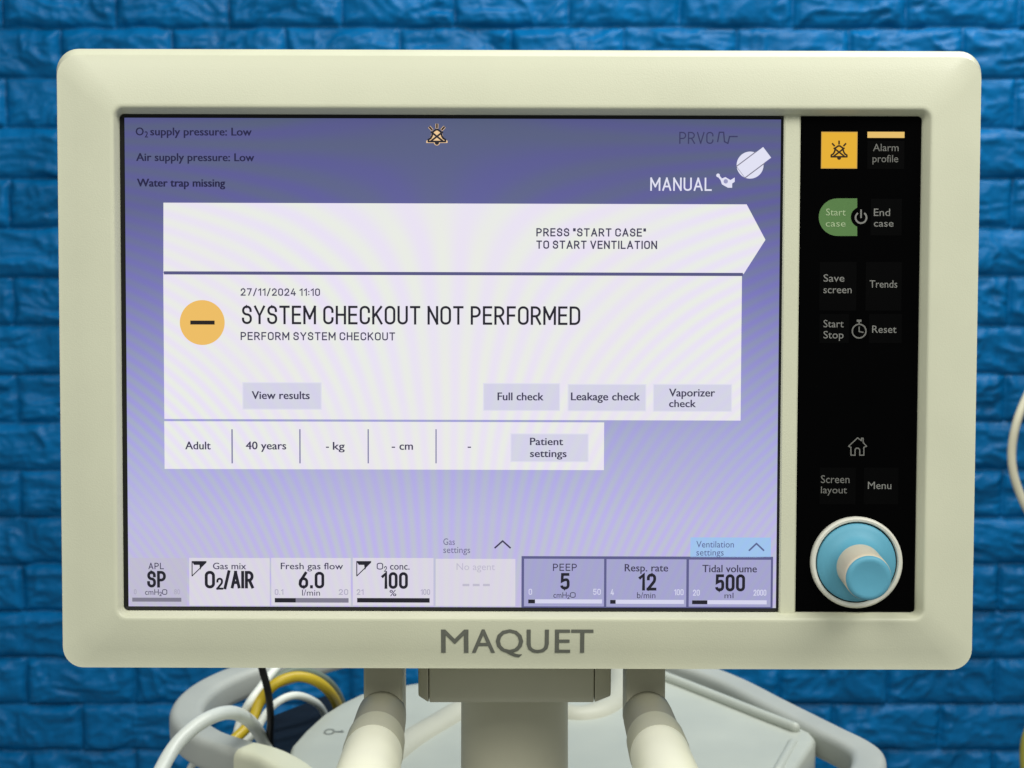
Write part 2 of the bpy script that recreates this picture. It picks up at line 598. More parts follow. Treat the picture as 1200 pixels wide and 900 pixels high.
def brick_wall():
    # pitch and phase measured where the rays meet the wall plane
    def wall_pt(px, py):
        r = ray(px, py)
        return CAM + r * (WALL_Y / r.y)
    zt = wall_pt(600, 33).z
    zb = wall_pt(600, 877).z
    row = (zt - zb) / 15.0
    bw = (wall_pt(1058, 20).x - wall_pt(267, 20).x) / 6.0
    ph = wall_pt(533, 20).x
    step = 0.0028
    xs = np.arange(-1.9, 1.9 + step, step)
    zs = np.arange(zb - 4.3 * row, zt + 5.4 * row, step)
    X, Z = np.meshgrid(xs, zs)
    Xw = X + 0.0022 * (vnoise(X * 30, Z * 30, 1) - 0.5)
    Zw = Z + 0.0030 * (vnoise(X * 26 + 9, Z * 26, 2) - 0.5)
    ri = np.floor((Zw - zt) / row).astype(int)
    fz = (Zw - zt) / row - ri
    # rows alternate by half a brick; row just above zt has a joint at ph
    off = np.where(ri % 2 == 0, 0.0, 0.5)
    xx = (Xw - ph) / bw + off
    ci = np.floor(xx).astype(int)
    fx = xx - ci
    dz = np.minimum(fz, 1 - fz) * row
    dx = np.minimum(fx, 1 - fx) * bw
    de = np.minimum(dz, dx * 1.1)
    hsh = (np.sin(ri * 127.1 + ci * 311.7) * 43758.5453) % 1.0
    hs2 = (np.sin(ri * 269.5 + ci * 183.3) * 24634.6345) % 1.0
    hs3 = (np.sin(ri * 57.3 + ci * 91.9) * 13457.11) % 1.0
    # rough split-stone face: warped ridges, longer across than up
    ox, oz = hsh * 37.0, hs2 * 53.0
    wx = vnoise(X * 16 + ox, Z * 22 + oz, 3) - 0.5
    wz = vnoise(X * 16 + ox + 5, Z * 22 + oz + 7, 4) - 0.5
    a = vnoise(X * 13 + 1.5 * wx + ox, Z * 25 + 1.5 * wz + oz, 5)
    b = vnoise(X * 28 + 1.6 * wx + ox, Z * 46 + 1.6 * wz + oz, 6)
    c = vnoise(X * 62 + 2 * wx + ox, Z * 95 + 2 * wz + oz, 7)
    d = vnoise(X * 130 + ox, Z * 170 + oz, 8)
    rid = lambda t: 1 - np.abs(2 * t - 1)
    e2 = vnoise(X * 34 + 2.2 * wx + oz, Z * 62 + 2.2 * wz + ox, 9)
    T = (0.50 * a + 0.32 * b + 0.18 * e2) * 6.5
    fl = np.floor(T)
    q = np.clip((T - fl - 0.55) / 0.45, 0, 1)
    terr = (fl + q * q * (3 - 2 * q)) / 6.5
    h = 0.0200 * terr + 0.0030 * rid(b) ** 2 + 0.0042 * rid(e2) ** 3 + 0.0034 * rid(c) ** 2 + 0.0012 * d
    h += (hs3 - 0.5) * 0.003 + (fx - 0.5) * (hsh - 0.5) * 0.005 + (fz - 0.5) * (hs2 - 0.5) * 0.005
    sm = lambda t: t * t * (3 - 2 * t)
    edge = sm(np.clip((de - 0.0001) / 0.0027, 0, 1))
    wide = sm(np.clip(de / 0.013, 0, 1))
    h = edge * (0.0012 + 0.74 * h * (0.52 + 0.48 * wide))
    Y = WALL_Y - h
    nz, nx = X.shape
    co = np.stack([X, Y, Z], -1).reshape(-1, 3)
    idx = np.arange(nz * nx).reshape(nz, nx)
    q = np.stack([idx[:-1, :-1], idx[:-1, 1:], idx[1:, 1:], idx[1:, :-1]], -1).reshape(-1, 4)
    # slab behind the relief gives the panel its thickness
    k = len(co)
    x0, x1, z0, z1 = xs[0], xs[-1], zs[0], zs[-1]
    back = np.array([[x0, WALL_Y + 0.004, z0], [x1, WALL_Y + 0.004, z0], [x1, WALL_Y + 0.004, z1], [x0, WALL_Y + 0.004, z1],
                     [x0, WALL_Y + 0.09, z0], [x1, WALL_Y + 0.09, z0], [x1, WALL_Y + 0.09, z1], [x0, WALL_Y + 0.09, z1]])
    co = np.concatenate([co, back])
    q = np.concatenate([q, k + np.array([[0, 1, 2, 3], [5, 4, 7, 6], [0, 4, 5, 1], [1, 5, 6, 2], [2, 6, 7, 3], [3, 7, 4, 0]])])
    me = bpy.data.meshes.new('brick_wall')
    me.vertices.add(len(co))
    me.vertices.foreach_set('co', co.astype(np.float32).ravel())
    me.loops.add(q.size)
    me.loops.foreach_set('vertex_index', q.astype(np.int32).ravel())
    me.polygons.add(len(q))
    me.polygons.foreach_set('loop_start', np.arange(0, q.size, 4, dtype=np.int32))
    me.polygons.foreach_set('use_smooth', np.ones(len(q), dtype=bool))
    me.update(calc_edges=True)
    me.validate()
    m = bpy.data.materials.new('blue_painted_brick')
    m.use_nodes = True
    nt = m.node_tree
    p = nt.nodes['Principled BSDF']
    tc = nt.nodes.new('ShaderNodeTexCoord')
    n1 = nt.nodes.new('ShaderNodeTexNoise')
    n1.inputs['Scale'].default_value = 14
    n1.inputs['Detail'].default_value = 8
    n1.inputs['Roughness'].default_value = 0.65
    nt.links.new(tc.outputs['Object'], n1.inputs['Vector'])
    cr = nt.nodes.new('ShaderNodeValToRGB')
    cr.color_ramp.elements[0].position = 0.3
    cr.color_ramp.elements[0].color = (0.0003, 0.084, 0.228, 1)
    cr.color_ramp.elements[1].position = 0.72
    cr.color_ramp.elements[1].color = (0.0006, 0.124, 0.332, 1)
    nt.links.new(n1.outputs['Fac'], cr.inputs['Fac'])
    nt.links.new(cr.outputs['Color'], p.inputs['Base Color'])
    p.inputs['Roughness'].default_value = 0.36
    p.inputs['Specular IOR Level'].default_value = 0.13
    n2 = nt.nodes.new('ShaderNodeTexNoise')
    n2.inputs['Scale'].default_value = 150
    n2.inputs['Detail'].default_value = 6
    nt.links.new(tc.outputs['Object'], n2.inputs['Vector'])
    bp = nt.nodes.new('ShaderNodeBump')
    bp.inputs['Strength'].default_value = 0.29
    bp.inputs['Distance'].default_value = 0.003
    nt.links.new(n2.outputs['Fac'], bp.inputs['Height'])
    nt.links.new(bp.outputs['Normal'], p.inputs['Normal'])
    me.materials.append(m)
    o = bpy.data.objects.new('brick_wall', me)
    COL.objects.link(o)
    tag(o, 'blue painted wall of rough split face bricks behind the monitor', 'wall')


brick_wall()

# ================================================================== MACHINE UNDER THE MONITOR
PZ = CAM.z - 0.40                              # height of the plate
machine = empty('anesthesia_machine', Matrix.Translation((0.0, 1.15, PZ - 0.30)))
tag(machine, 'pale grey medical machine with rounded plate, column and side rails under the monitor', 'medical machine')
MO = machine.matrix_world.translation.copy()


def mp(p):
    return Vector(p) - MO


plate_px = [(341, 873), (357, 855), (378, 836), (399, 823), (421, 812.5), (450, 806), (478, 801), (520, 795), (570, 787), (640, 777),
            (700, 772), (740, 776), (765, 783), (800, 797), (850, 817), (900, 836), (938, 851), (950, 857), (956, 864), (953, 871),
            (930, 905), (880, 985), (800, 1045), (420, 1045), (352, 985), (334, 905)]
mb = MB()


def inset(poly, d):
    out = []
    n = len(poly)
    ar = sum(poly[i].x * poly[(i + 1) % n].y - poly[(i + 1) % n].x * poly[i].y for i in range(n))
    sg = 1 if ar > 0 else -1
    for i in range(n):
        a, b, c = poly[i - 1], poly[i], poly[(i + 1) % n]
        t = ((b - a).normalized() + (c - b).normalized()).normalized()
        nn = Vector((-t.y, t.x, 0)) * sg
        out.append(b + nn * d)
    return out


pp = [mp(on_z(x, y, PZ)) for x, y in plate_px]
rings = []
ins = [(0.016, 0.0), (0.004, 0.0), (0.0015, -0.0012), (0.0, -0.004), (0.0, -0.045), (0.004, -0.05)]
for d, dz in ins:
    rings.append([q + Vector((0, 0, dz)) for q in inset(pp, d)])
mb.loops(rings[::-1], 0, True, True, True)
plate = mb.build('top_plate', COOLWHITE, machine, 40)

# low raised bead along the rear right edge of the plate
mb = MB()
bead = [mp(on_z(x, y, PZ + 0.002)) for x, y in ((742, 781), (775, 791.5), (830, 813), (890, 837), (931, 853))]
tube(mb, bead, 0.0042, 8, 12)
mb.build('edge_bead', COOLWHITE, plate, 60)
# short finger groove at the right corner (a shallow bar standing proud)
mb = MB()
tube(mb, [mp(on_z(x, y, PZ - 0.0018)) for x, y in ((929, 872), (911, 905))], 0.004, 4, 14)
mb.build('corner_bead', COOLWHITE, plate, 60)
# raised lip that runs round the column
mb = MB()
lip = [mp(on_z(x, y, PZ + 0.0)) for x, y in ((448, 893), (480, 868), (515, 847), (548, 829), (590, 822), (640, 830), (675, 838), (700, 834), (717, 822), (727, 803), (730, 784))]
tube(mb, [q - Vector((0, 0, 0.0065)) for q in lip], 0.0135, 8, 28)
mb.build('column_lip', plastic('warm_white_plastic', (0.50, 0.50, 0.41), 0.42, 0.45, 0.03, 700, 0.02), plate, 60)
# printed key mark
mb = MB()
c = mp(on_z(386, 857, PZ + 0.0006))


def flat_ring(mb, c, rx, ry, th, n=24):
    o = [c + Vector((rx * math.cos(2 * math.pi * i / n), ry * math.sin(2 * math.pi * i / n), 0)) for i in range(n)]
    q = [c + Vector(((rx - th) * math.cos(2 * math.pi * i / n), (ry - th) * math.sin(2 * math.pi * i / n), 0)) for i in range(n)]
    mb.loops([q, o], 0)


flat_ring(mb, c, 0.0040, 0.0062, 0.0013)
mb.poly([c + Vector(t) for t in ((0.0040, -0.001, 0), (0.0105, -0.001, 0), (0.0105, 0.001, 0), (0.0040, 0.001, 0))])
mb.poly([c + Vector(t) for t in ((0.0080, 0.001, 0), (0.0095, 0.001, 0), (0.0095, 0.003, 0), (0.0080, 0.003, 0))])
mb.build('key_mark', MARK, plate, 0)

# dark cabinet below the plate
mb = MB()
cab = inset(pp, 0.02)
mb.loops([[q + Vector((0.0, 0.0, -0.34)) for q in cab], [q + Vector((0.0, 0.0, -0.052)) for q in cab]], 0, True, True, True)
mb.build('cabinet', DARKBODY, machine, 30)
mb = MB()
bx = [mp(on_z(x, y, PZ - 0.03)) for x, y in ((316, 838), (384, 812), (405, 850), (372, 900), (318, 900))]
mb.loops([[q + Vector((0, 0, -0.22)) for q in bx], bx], 0, True, True, True)
mb.build('shade_box', DARKBODY, machine, 30, 0.004)  # added dark solid standing in for the shaded space inside the hose arch


def bar(name, pts, wid, hgt, mat, parent, n=8):
    """a flat topped rail with rounded corners; points are the middle of its top face"""
    path = catmull(pts, n)
    prof = [(p.x, p.y) for p in rr(-wid / 2, wid / 2, -hgt, 0, min(wid, hgt) * 0.27, 0, 5)]
    rings = []
    for i, p in enumerate(path):
        t = (path[min(i + 1, len(path) - 1)] - path[max(i - 1, 0)])
        t.z = 0
        t.normalize()
        sx = Vector((t.y, -t.x, 0))
        rings.append([p + sx * a + Vector((0, 0, b)) for a, b in prof])
    m_ = MB()
    m_.loops(rings, 0, True, True, True)
    return m_.build(name, mat, parent, 40)


RZ = PZ + 0.004
lp = [mp(on_z(x, y, RZ)) for x, y in ((480, 726), (400, 748), (330, 768), (278, 784), (241, 802), (221, 822), (221, 841), (241, 857), (267, 867), (291, 874))]
bar('side_rail', lp, 0.0255, 0.024, COOLGREY, machine)
lp2 = [mp(on_z(x, y, RZ + 0.0006)) for x, y in ((289, 873.5), (310, 879), (330, 888), (350, 902), (372, 930))]
bar('rail_joint', lp2, 0.0267, 0.0255, CREAM_PALE, machine)
rp_ = [mp(on_z(x, y, RZ - 0.001)) for x, y in ((700, 752), (780, 768), (850, 792), (910, 822), (968, 851), (1004, 869), (1018, 883), (1012, 905), (985, 935), (940, 955))]
bar('side_rail', rp_, 0.024, 0.022, COOLGREY, machine)

# column and tilt housing
CD = 0.885
ctop = at(603, 822, CD)
cr_ = 63.0 / F_PX * CD
mb = MB()
z0 = PZ - 0.002
ax = Vector((ctop.x, ctop.y, 0))
ring = lambda r, z: [mp(Vector((ax.x + r * math.cos(2 * math.pi * i / 48), ax.y + r * 0.85 * math.sin(2 * math.pi * i / 48), z))) for i in range(48)]
mb.loops([ring(cr_ * 1.03, PZ - 0.12), ring(cr_ * 1.0, ctop.z - 0.03), ring(cr_ * 0.99, ctop.z + 0.012)], 0, True, True, True)
column = mb.build('support_column', TAUPE, machine, 40)

HD = 0.835
hl, hr = at(490, 800, HD), at(716, 800, HD)
hz0, hz1 = at(600, 825.5, HD).z, at(600, 776, HD).z
hc = (hz0 + hz1) / 2
hh = (hz1 - hz0) / 2
y_f = at(600, 800, HD).y


def xbar(name, xa, xb, mat, ra=1.0, rb=1.0, parent=column, dy=0.0):
    m_ = MB()
    rings = []
    for x, s in ((xa, ra), (xb, rb)):
        loop = rr(-hh * 1.1, hh * 1.1, -hh, hh, hh * 0.35, 0, 5)
        rings.append([mp(Vector((x, y_f + 0.0105 + dy + p.x * s, hz1 - hh + p.y * s + (1 - s) * hh))) for p in loop])
    m_.loops(rings, 0, True, True, True)
    return m_.build(name, mat, parent, 40, 0.0006)


sx1, sx2 = at(502, 800, HD).x, at(697, 800, HD).x
xbar('tilt_housing', sx1 + 0.0004, sx2 - 0.0004, TAUPE)
xbar('end_cap', hl.x, sx1, TAUPE, 0.86, 1.0)
xbar('end_cap', sx2, hr.x, TAUPE, 1.0, 0.86)

# ================================================================== MONITOR
mon = empty('monitor', MM)
tag(mon, 'cream medical touchscreen monitor with lit screen, black key strip and blue knob', 'monitor')

# --- outline figures (monitor coordinates, metres)
W_OUT = -0.006
oL = (L(66, 57 + 360, W_OUT).x + L(75, 782 - 360, W_OUT).x) / 2
cl = [L(66, 300, W_OUT).x, L(75, 560, W_OUT).x]
tl, tr, bl, br = L(66, 57, W_OUT), L(1150, 60, W_OUT), L(75, 782, W_OUT), L(1137, 785, W_OUT)
X0, X1 = (tl.x + bl.x) / 2, (tr.x + br.x) / 2
Y1, Y0 = (tl.y + tr.y) / 2, (bl.y + br.y) / 2 + 0.0009
PXM = 0.0004
w_rim = 0.0075
a_, b_ = L(131, 124, w_rim), L(1093, 727, w_rim)
rX0, rX1, rY1, rY0 = a_.x, (L(1094, 124, w_rim).x + L(1083, 727, w_rim).x) / 2, a_.y, b_.y
rX0 = (L(131, 124, w_rim).x + L(136, 727, w_rim).x) / 2
w_in = 0.0015
iX0 = (L(139.5, 135, w_in).x + L(144.5, 716, w_in).x) / 2
iX1 = (L(1081, 135, w_in).x + L(1073, 718, w_in).x) / 2
iY1, iY0 = L(600, 134.5, w_in).y, L(600, 717, w_in).y


def lerp_rect(t, w, r):
    f = lambda a, b: a + (b - a) * t
    return rr(f(rX0, X0), f(rX1, X1), f(rY0, Y0), f(rY1, Y1), r, w)


mb = MB()
rings = [rr(iX0, iX1, iY0, iY1, 0.0022, -0.006),
         rr(iX0, iX1, iY0, iY1, 0.0022, w_in),
         rr(iX0 - 0.0004, iX1 + 0.0004, iY0 - 0.0004, iY1 + 0.0004, 0.0025, w_in + 0.0006),
         rr(rX0 + 0.0010, rX1 - 0.0010, rY0 + 0.0010, rY1 - 0.0010, 0.0042, w_rim - 0.0010),
         rr(rX0 + 0.0004, rX1 - 0.0004, rY0 + 0.0004, rY1 - 0.0004, 0.0047, w_rim - 0.0003),
         lerp_rect(0.01, w_rim, 0.0052),
         lerp_rect(0.05, w_rim - 0.0001, 0.006),
         lerp_rect(0.30, w_rim - 0.0009, 0.0075),
         lerp_rect(0.60, w_rim - 0.0024, 0.0088),
         lerp_rect(0.84, w_rim - 0.0042, 0.0096)]
wb = w_rim - 0.0042
ex = (X1 - rX1) * 0.16
for t_c, w_c, r_c in ((0.853, 0.0002, 0.0096), (0.864, 0.0009, 0.0097), (0.900, 0.0028, 0.0098), (0.940, 0.0049, 0.0099), (0.976, 0.0069, 0.0101), (0.994, 0.0086, 0.0102)):
    f_ = lambda a, b, k: b + (a - b) * (1 - t_c) * k
    rings.append(rr(f_(rX0, X0, .55), f_(rX1, X1, .55), f_(rY0, Y0, .30), f_(rY1, Y1, 1.0), r_c, wb - w_c))
rings.append(lerp_rect(1.0, wb - 0.0105, 0.0102))
rings.append(lerp_rect(0.985, wb - 0.012, 0.0100))
mb.loops(rings, 0)
bezel = mb.build('bezel', CREAM, mon, 50)

mb = MB()
wbk = wb - 0.012
rings = [lerp_rect(0.90, wbk - 0.0002, 0.0095), lerp_rect(0.97, wbk - 0.0012, 0.0099), lerp_rect(0.95, wbk - 0.020, 0.0099),
         lerp_rect(0.75, wbk - 0.030, 0.012), lerp_rect(0.2, wbk - 0.038, 0.012)]
mb.loops(rings, 0, True, True, False)
# close the back
mb.poly(rings[-1][::-1])
mb.f[-2:] = [mb.f[-2], mb.f[-1]]
mb.build('back_housing', CREAM, mon, 40)

# divider between screen and keys
dx0 = (L(918.5, 135, 0.001).x + L(912.5, 716, 0.001).x) / 2
dx1 = (L(937.5, 135, 0.001).x + L(932.5, 718, 0.001).x) / 2
mb = MB()
mb.loops([rr(dx0, dx1, iY0 - 0.0005, iY1 + 0.0005, 0.0008, -0.006, 3), rr(dx0, dx1, iY0 - 0.0005, iY1 + 0.0005, 0.0008, 0.0012, 3),
          rr(dx0 + 0.0007, dx1 - 0.0007, iY0 - 0.0005, iY1 + 0.0005, 0.0006, 0.0019, 3)], 0, True, True, True)
mb.build('divider', CREAM, mon, 30)

# gasket round the display
sX0 = (L(146, 138, 0).x + L(150.5, 711, 0).x) / 2
sX1 = (L(915.5, 139, 0).x + L(909, 713, 0).x) / 2
sY1, sY0 = L(530, 139, 0).y, L(530, 711.5, 0).y
mb = MB()
mb.loops([rr(sX0, sX1, sY0, sY1, 0.0004, -0.0005, 3), rr(iX0 + 0.0003, dx0 - 0.0003, iY0 + 0.0003, iY1 - 0.0003, 0.002, 0.0008, 3),
          rr(iX0 + 0.0003, dx0 - 0.0003, iY0 + 0.0003, iY1 - 0.0003, 0.002, -0.005, 3)], 0)
mb.build('gasket', RUBBER, mon, 30)

# lettering on the lower bezel face, following its slope
mb = MB()
logo_chars = [('M', 517, 549), ('A', 553, 580), ('Q', 581, 613), ('U', 617, 643), ('E', 650, 668), ('T', 669, 695)]
for ch, x0, x1 in logo_chars:
    text(mb, ch, x0, x1, 736.5, 764.5, 0.0045, 0, 0.006)
yA, yB = L(600, 736, 0.0045).y, L(600, 766, 0.0045).y


def face_w(y):
    t = (rY0 - y) / (rY0 - Y0)
    pts = [(0.05, w_rim - 0.0001), (0.30, w_rim - 0.0009), (0.60, w_rim - 0.0024), (0.84, w_rim - 0.0042), (1.0, w_rim - 0.0062)]
    for (t0, a0), (t1, a1) in zip(pts, pts[1:]):
        if t <= t1:
            return a0 + (a1 - a0) * (t - t0) / (t1 - t0)
    return pts[-1][1]


mb.v = [(x, y, face_w(y) + 0.00025 + (z - 0.0045)) for x, y, z in mb.v]
mb.build('lettering', LOGO, bezel, 0)

# ------------------------------------------------------------------ SCREEN
z1, z2, z3, z4 = 0.00010, 0.00020, 0.00030, 0.00042
BGRAMP = [(0.0, (193, 189, 218)), (0.18, (185, 184, 222)), (0.34, (168, 170, 213)), (0.50, (145, 147, 197)), (0.66, (118, 119, 176)),
          (0.82, (93, 96, 146)), (1.0, (83, 88, 130))]
BG = glow(150, 150, 200, 0.15, BGRAMP)
PAPER = glow(232, 230, 235, 0.10)
BTN = glow(211, 210, 229, 0.05)
TILE = glow(216, 212, 225, 0.05)
TILEGREY = glow(190, 187, 209, 0.05)
VTILE = glow(163, 163, 204, 0.06)
INK = glow(28, 26, 38)
INKSOFT = glow(62, 58, 84)
NAVY = glow(26, 24, 66)
FAINT = glow(168, 164, 186)
FAINTER = glow(190, 186, 204)
PALE = glow(212, 212, 236)
DIV = glow(124, 124, 160)
DARKDIV = glow(84, 84, 128)
AMBER = glow(236, 188, 98)
CYAN = glow(158, 194, 236, 0.04)
MIDGREY = glow(125, 122, 140)
WHITEUI = glow(224, 224, 242)
ORANGE = glow(238, 200, 150)

mb = MB()
mb.poly([(sX0, sY0, 0), (sX1, sY0, 0), (sX1, sY1, 0), (sX0, sY1, 0)])
screen = mb.build('screen', BG, mon, 0)


def ui(name, fn, mats, parent=None):
    m_ = MB()
    fn(m_)
    return m_.build(name, mats, parent or screen, 0)


def t_o2(m_):
    text(m_, 'O', 159, 168.5, 149.5, 158.5, z1, 0)
    text(m_, '2', 169.5, 173.5, 154, 161, z1, 0)
    text(m_, 'supply pressure: Low', 176, 295, 149.5, 158.5, z1, 0, 0.022)


ui('alert_text', t_o2, NAVY)
ui('alert_text', lambda m_: text(m_, 'Air supply pressure: Low', 159.5, 298, 179.5, 188.5, z1, 0, 0.022), NAVY)
ui('alert_text', lambda m_: text(m_, 'Water trap missing', 160.5, 264, 209.5, 218.5, z1, 0, 0.03), NAVY)


def bell(m_, cx, cy, s, w, mi, mo=None):
    """alarm bell crossed out, with rays; s = half width in pixels"""
    out = [(-0.10, -0.62), (0.10, -0.62), (0.42, -0.40), (0.56, 0.10), (0.70, 0.34), (0.95, 0.50), (0.95, 0.70), (-0.95, 0.70), (-0.95, 0.50),
           (-0.70, 0.34), (-0.56, 0.10), (-0.42, -0.40)]
    pt = lambda q: (cx + q[0] * s, cy + q[1] * s)
    if mo is not None:
        ppoly(m_, [pt((x * 1.25, y * 1.2 + 0.02)) for x, y in out], w - 0.00005, mo)
        disc(m_, *pt((0, 0.80)), s * 0.34, w - 0.00006, mo, 16)
        for a in (-42, 0, 42):
            q = R(a)
            stroke(m_, [pt((math.sin(q) * 0.85, -math.cos(q) * 0.85)), pt((math.sin(q) * 1.2, -math.cos(q) * 1.2))], s * 0.30, w - 0.00007, mo)
    th = s * 0.20
    stroke(m_, [pt(q) for q in out + out[:1]], th, w, mi)
    disc(m_, *pt((0, 0.84)), s * 0.24, w + 0.00004, mi, 16)
    stroke(m_, [pt((-0.62, -0.35)), pt((0.62, 0.62))], th, w + 0.00005, mi)
    stroke(m_, [pt((0.62, -0.35)), pt((-0.62, 0.62))], th, w + 0.00006, mi)
    for a in (-42, 0, 42):
        q = R(a)
        stroke(m_, [pt((math.sin(q) * 0.85, -math.cos(q) * 0.85)), pt((math.sin(q) * 1.22, -math.cos(q) * 1.22))], th, w + 0.00007, mi)


ui('alarm_icon', lambda m_: bell(m_, 512, 158.5, 10.5, z2, 0, 1), [INK, ORANGE])


def t_prvc(m_):
    din(m_, 'PRVC', 796, 836, 154.5, 168.5, z1, 0, 0.10)
    stroke(m_, [(841, 166), (843, 155), (848, 155), (849, 166), (853, 168), (855, 160), (864, 160)], 1.5, z1, 0)


ui('mode_text', t_prvc, glow(52, 52, 94))
ui('mode_text', lambda m_: din(m_, 'MANUAL', 762, 834, 208, 223.5, z1, 0, 0.125), WHITEUI)


def bag(m_):
    stroke(m_, [(841, 205), (846, 211)], 2.4, z1, 0)
    disc(m_, 841.5, 205.5, 2.2, z1 + 2e-5, 0, 12)
    ppoly(m_, [(844, 210), (850, 207.5), (856, 211), (861, 208), (861, 213), (858, 215), (858, 220), (853, 220), (846, 216)], z1 + 3e-5, 0)
    disc(m_, 850.5, 212.5, 2.6, z2, 1, 14)


ui('bag_icon', bag, [WHITEUI, glow(150, 150, 190)])


def sw(m_):
    disc(m_, 879, 193.5, 15.8, z1, 0)
    d = Vector((0.80, -0.60))
    n_ = Vector((0.60, 0.80))
    c = Vector((879, 193.5))
    q = [c - d * 15 + n_ * 8.2, c + d * 24 + n_ * 8.2, c + d * 24 - n_ * 8.2, c - d * 15 - n_ * 8.2]
    ppoly(m_, [c - d * 14 + n_ * 9, c + d * 15 + n_ * 9, c + d * 15 - n_ * 9, c - d * 14 - n_ * 9], z2, 1)
    ppoly(m_, [c - d * 13.5 + n_ * 7.8, c + d * 25 + n_ * 7.8, c + d * 25 - n_ * 7.8, c - d * 13.5 - n_ * 7.8], z3, 0)


ui('switch_icon', sw, [WHITEUI, MIDGREY])


def msg(m_):
    ppoly(m_, [(191.5, 237.5), (875, 239.5), (897, 281), (871.5, 321), (191.5, 319)], z1, 0)
    din(m_, 'PRESS "START CASE"', 628.5, 757, 267.3, 277, z2, 1, 0.165)
    din(m_, 'TO START VENTILATION', 628.5, 770, 281.8, 291.5, z2, 1, 0.165)


ui('message_panel', msg, [PAPER, INKSOFT])


def chk(m_):
    rect(m_, 192.0, 870.5, 319.8, 321.6, z1 + 3e-5, 3)
    rect(m_, 192.6, 869.5, 321.6, 491, z1, 0)
    din(m_, '27/11/2024 11:10', 282, 375, 337.8, 346.5, z2, 1, 0.155)
    din(m_, 'SYSTEM CHECKOUT NOT PERFORMED', 283.5, 680, 358, 379.8, z2, 2, 0.122)
    din(m_, 'PERFORM SYSTEM CHECKOUT', 282, 463, 389, 398.5, z2, 1, 0.155)


checkp = ui('message_panel', chk, [PAPER, INKSOFT, INK, DARKDIV])


def minus(m_):
    disc(m_, 237, 378, 26.3, z2, 0, 56)
    rect(m_, 223, 251.5, 375.7, 380.3, z3, 1)


ui('warning_icon', minus, [AMBER, glow(30, 22, 20)])


def button(x0, x1, y0, y1, lines):
    def fn(m_):
        rect(m_, x0, x1, y0, y1, z2, 2)
        rect(m_, x0 + 1.2, x1 - 1.2, y0 + 1.2, y1 - 1.2, z3, 0)
        for s, a, b, t, bb in lines:
            text(m_, s, a, b, t, bb, z4, 1, 0.020)
    return ui('touch_button', fn, [BTN, INKSOFT, glow(222, 221, 236)])


button(284, 377, 448, 480, [('View results', 295, 363, 458.5, 467.5)])
button(566, 656.5, 449, 481.5, [('Full check', 583, 637, 460, 469)])
button(665, 757.5, 450, 482, [('Leakage check', 669, 750, 460, 469)])
button(765, 858, 450, 482.5, [('Vaporizer', 784, 838, 455.5, 464.5), ('check', 784, 815.5, 468.5, 477)])


def pat(m_):
    rect(m_, 192.9, 708, 495, 549.5, z1, 0)
    for x in (272, 351.5, 431.5, 511):
        rect(m_, x - 0.7, x + 0.7, 503, 543, z2, 2)
    text(m_, 'Adult', 217, 247, 517.5, 526.5, z2, 1)
    text(m_, '40 years', 288, 335.5, 517.5, 526.5, z2, 1)
    text(m_, '-', 382, 385.5, 518, 527, z2, 1)
    text(m_, 'kg', 390, 404, 518, 527, z2, 1)
    text(m_, '-', 459, 463, 518, 527, z2, 1)
    text(m_, 'cm', 468, 484, 518, 527, z2, 1)
    text(m_, '-', 548, 552, 518, 527, z2, 1)


ui('patient_panel', pat, [PAPER, INKSOFT, DIV])
button(598, 690, 508, 541.5, [('Patient', 621, 660, 513, 521.5), ('settings', 621, 664, 527, 535.5)])


def gas_tab(m_):
    text(m_, 'Gas', 519.5, 533, 631, 638.5, z1, 0, 0.0)
    text(m_, 'settings', 519.5, 551, 640.5, 648, z1, 0, 0.0)
    stroke(m_, [(580, 642), (589, 634), (598, 642)], 1.9, z1, 1)


ui('settings_tab', gas_tab, [glow(108, 104, 140), INKSOFT])


def vent_tab(m_):
    rect(m_, 809, 903.5, 630, 653, z1, 0)
    text(m_, 'Ventilation', 816, 860, 634, 641.5, z2, 1, 0.0)
    text(m_, 'settings', 816, 848, 643.5, 651, z2, 1, 0.0)
    stroke(m_, [(878, 645), (886.5, 637), (895, 645)], 1.9, z2, 1)


ui('settings_tab', vent_tab, [CYAN, glow(88, 98, 142)])


def corner_icon(m_, x, w, mi):
    ppoly(m_, [(x, 657.5), (x + 18, 657.5), (x + 14, 662), (x + 3, 662)], w, mi)
    stroke(m_, [(x + 0.6, 658), (x + 0.6, 675), (x + 17, 659)], 1.1, w + 1e-5, mi)
    ppoly(m_, [(x + 9, 660), (x + 14, 661), (x + 10, 668)], w + 3e-5, mi)


TM = [TILE, INK, INKSOFT, FAINT, MIDGREY, FAINTER, PALE, VTILE, TILEGREY]


def tile(x0, x1, y0, y1, face, items, bars=(), icon=None):
    def fn(m_):
        rect(m_, x0, x1, y0, y1, z2, face)
        for s, a, b, t, bb, mi, bold in items:
            if all(ch in DIN for ch in s):
                din(m_, s, a, b, t, bb, z3, mi, 0.17 if bold >= 0.02 else 0.14)
            else:
                text(m_, s, a, b, t, bb, z3, mi, bold)
        for i, (a, b, t, bb, mi) in enumerate(bars):
            rect(m_, a, b, t, bb, z3 + 4e-5 * i, mi)
        if icon:
            corner_icon(m_, icon, z3, 1)
    return ui('setting_tile', fn, TM)


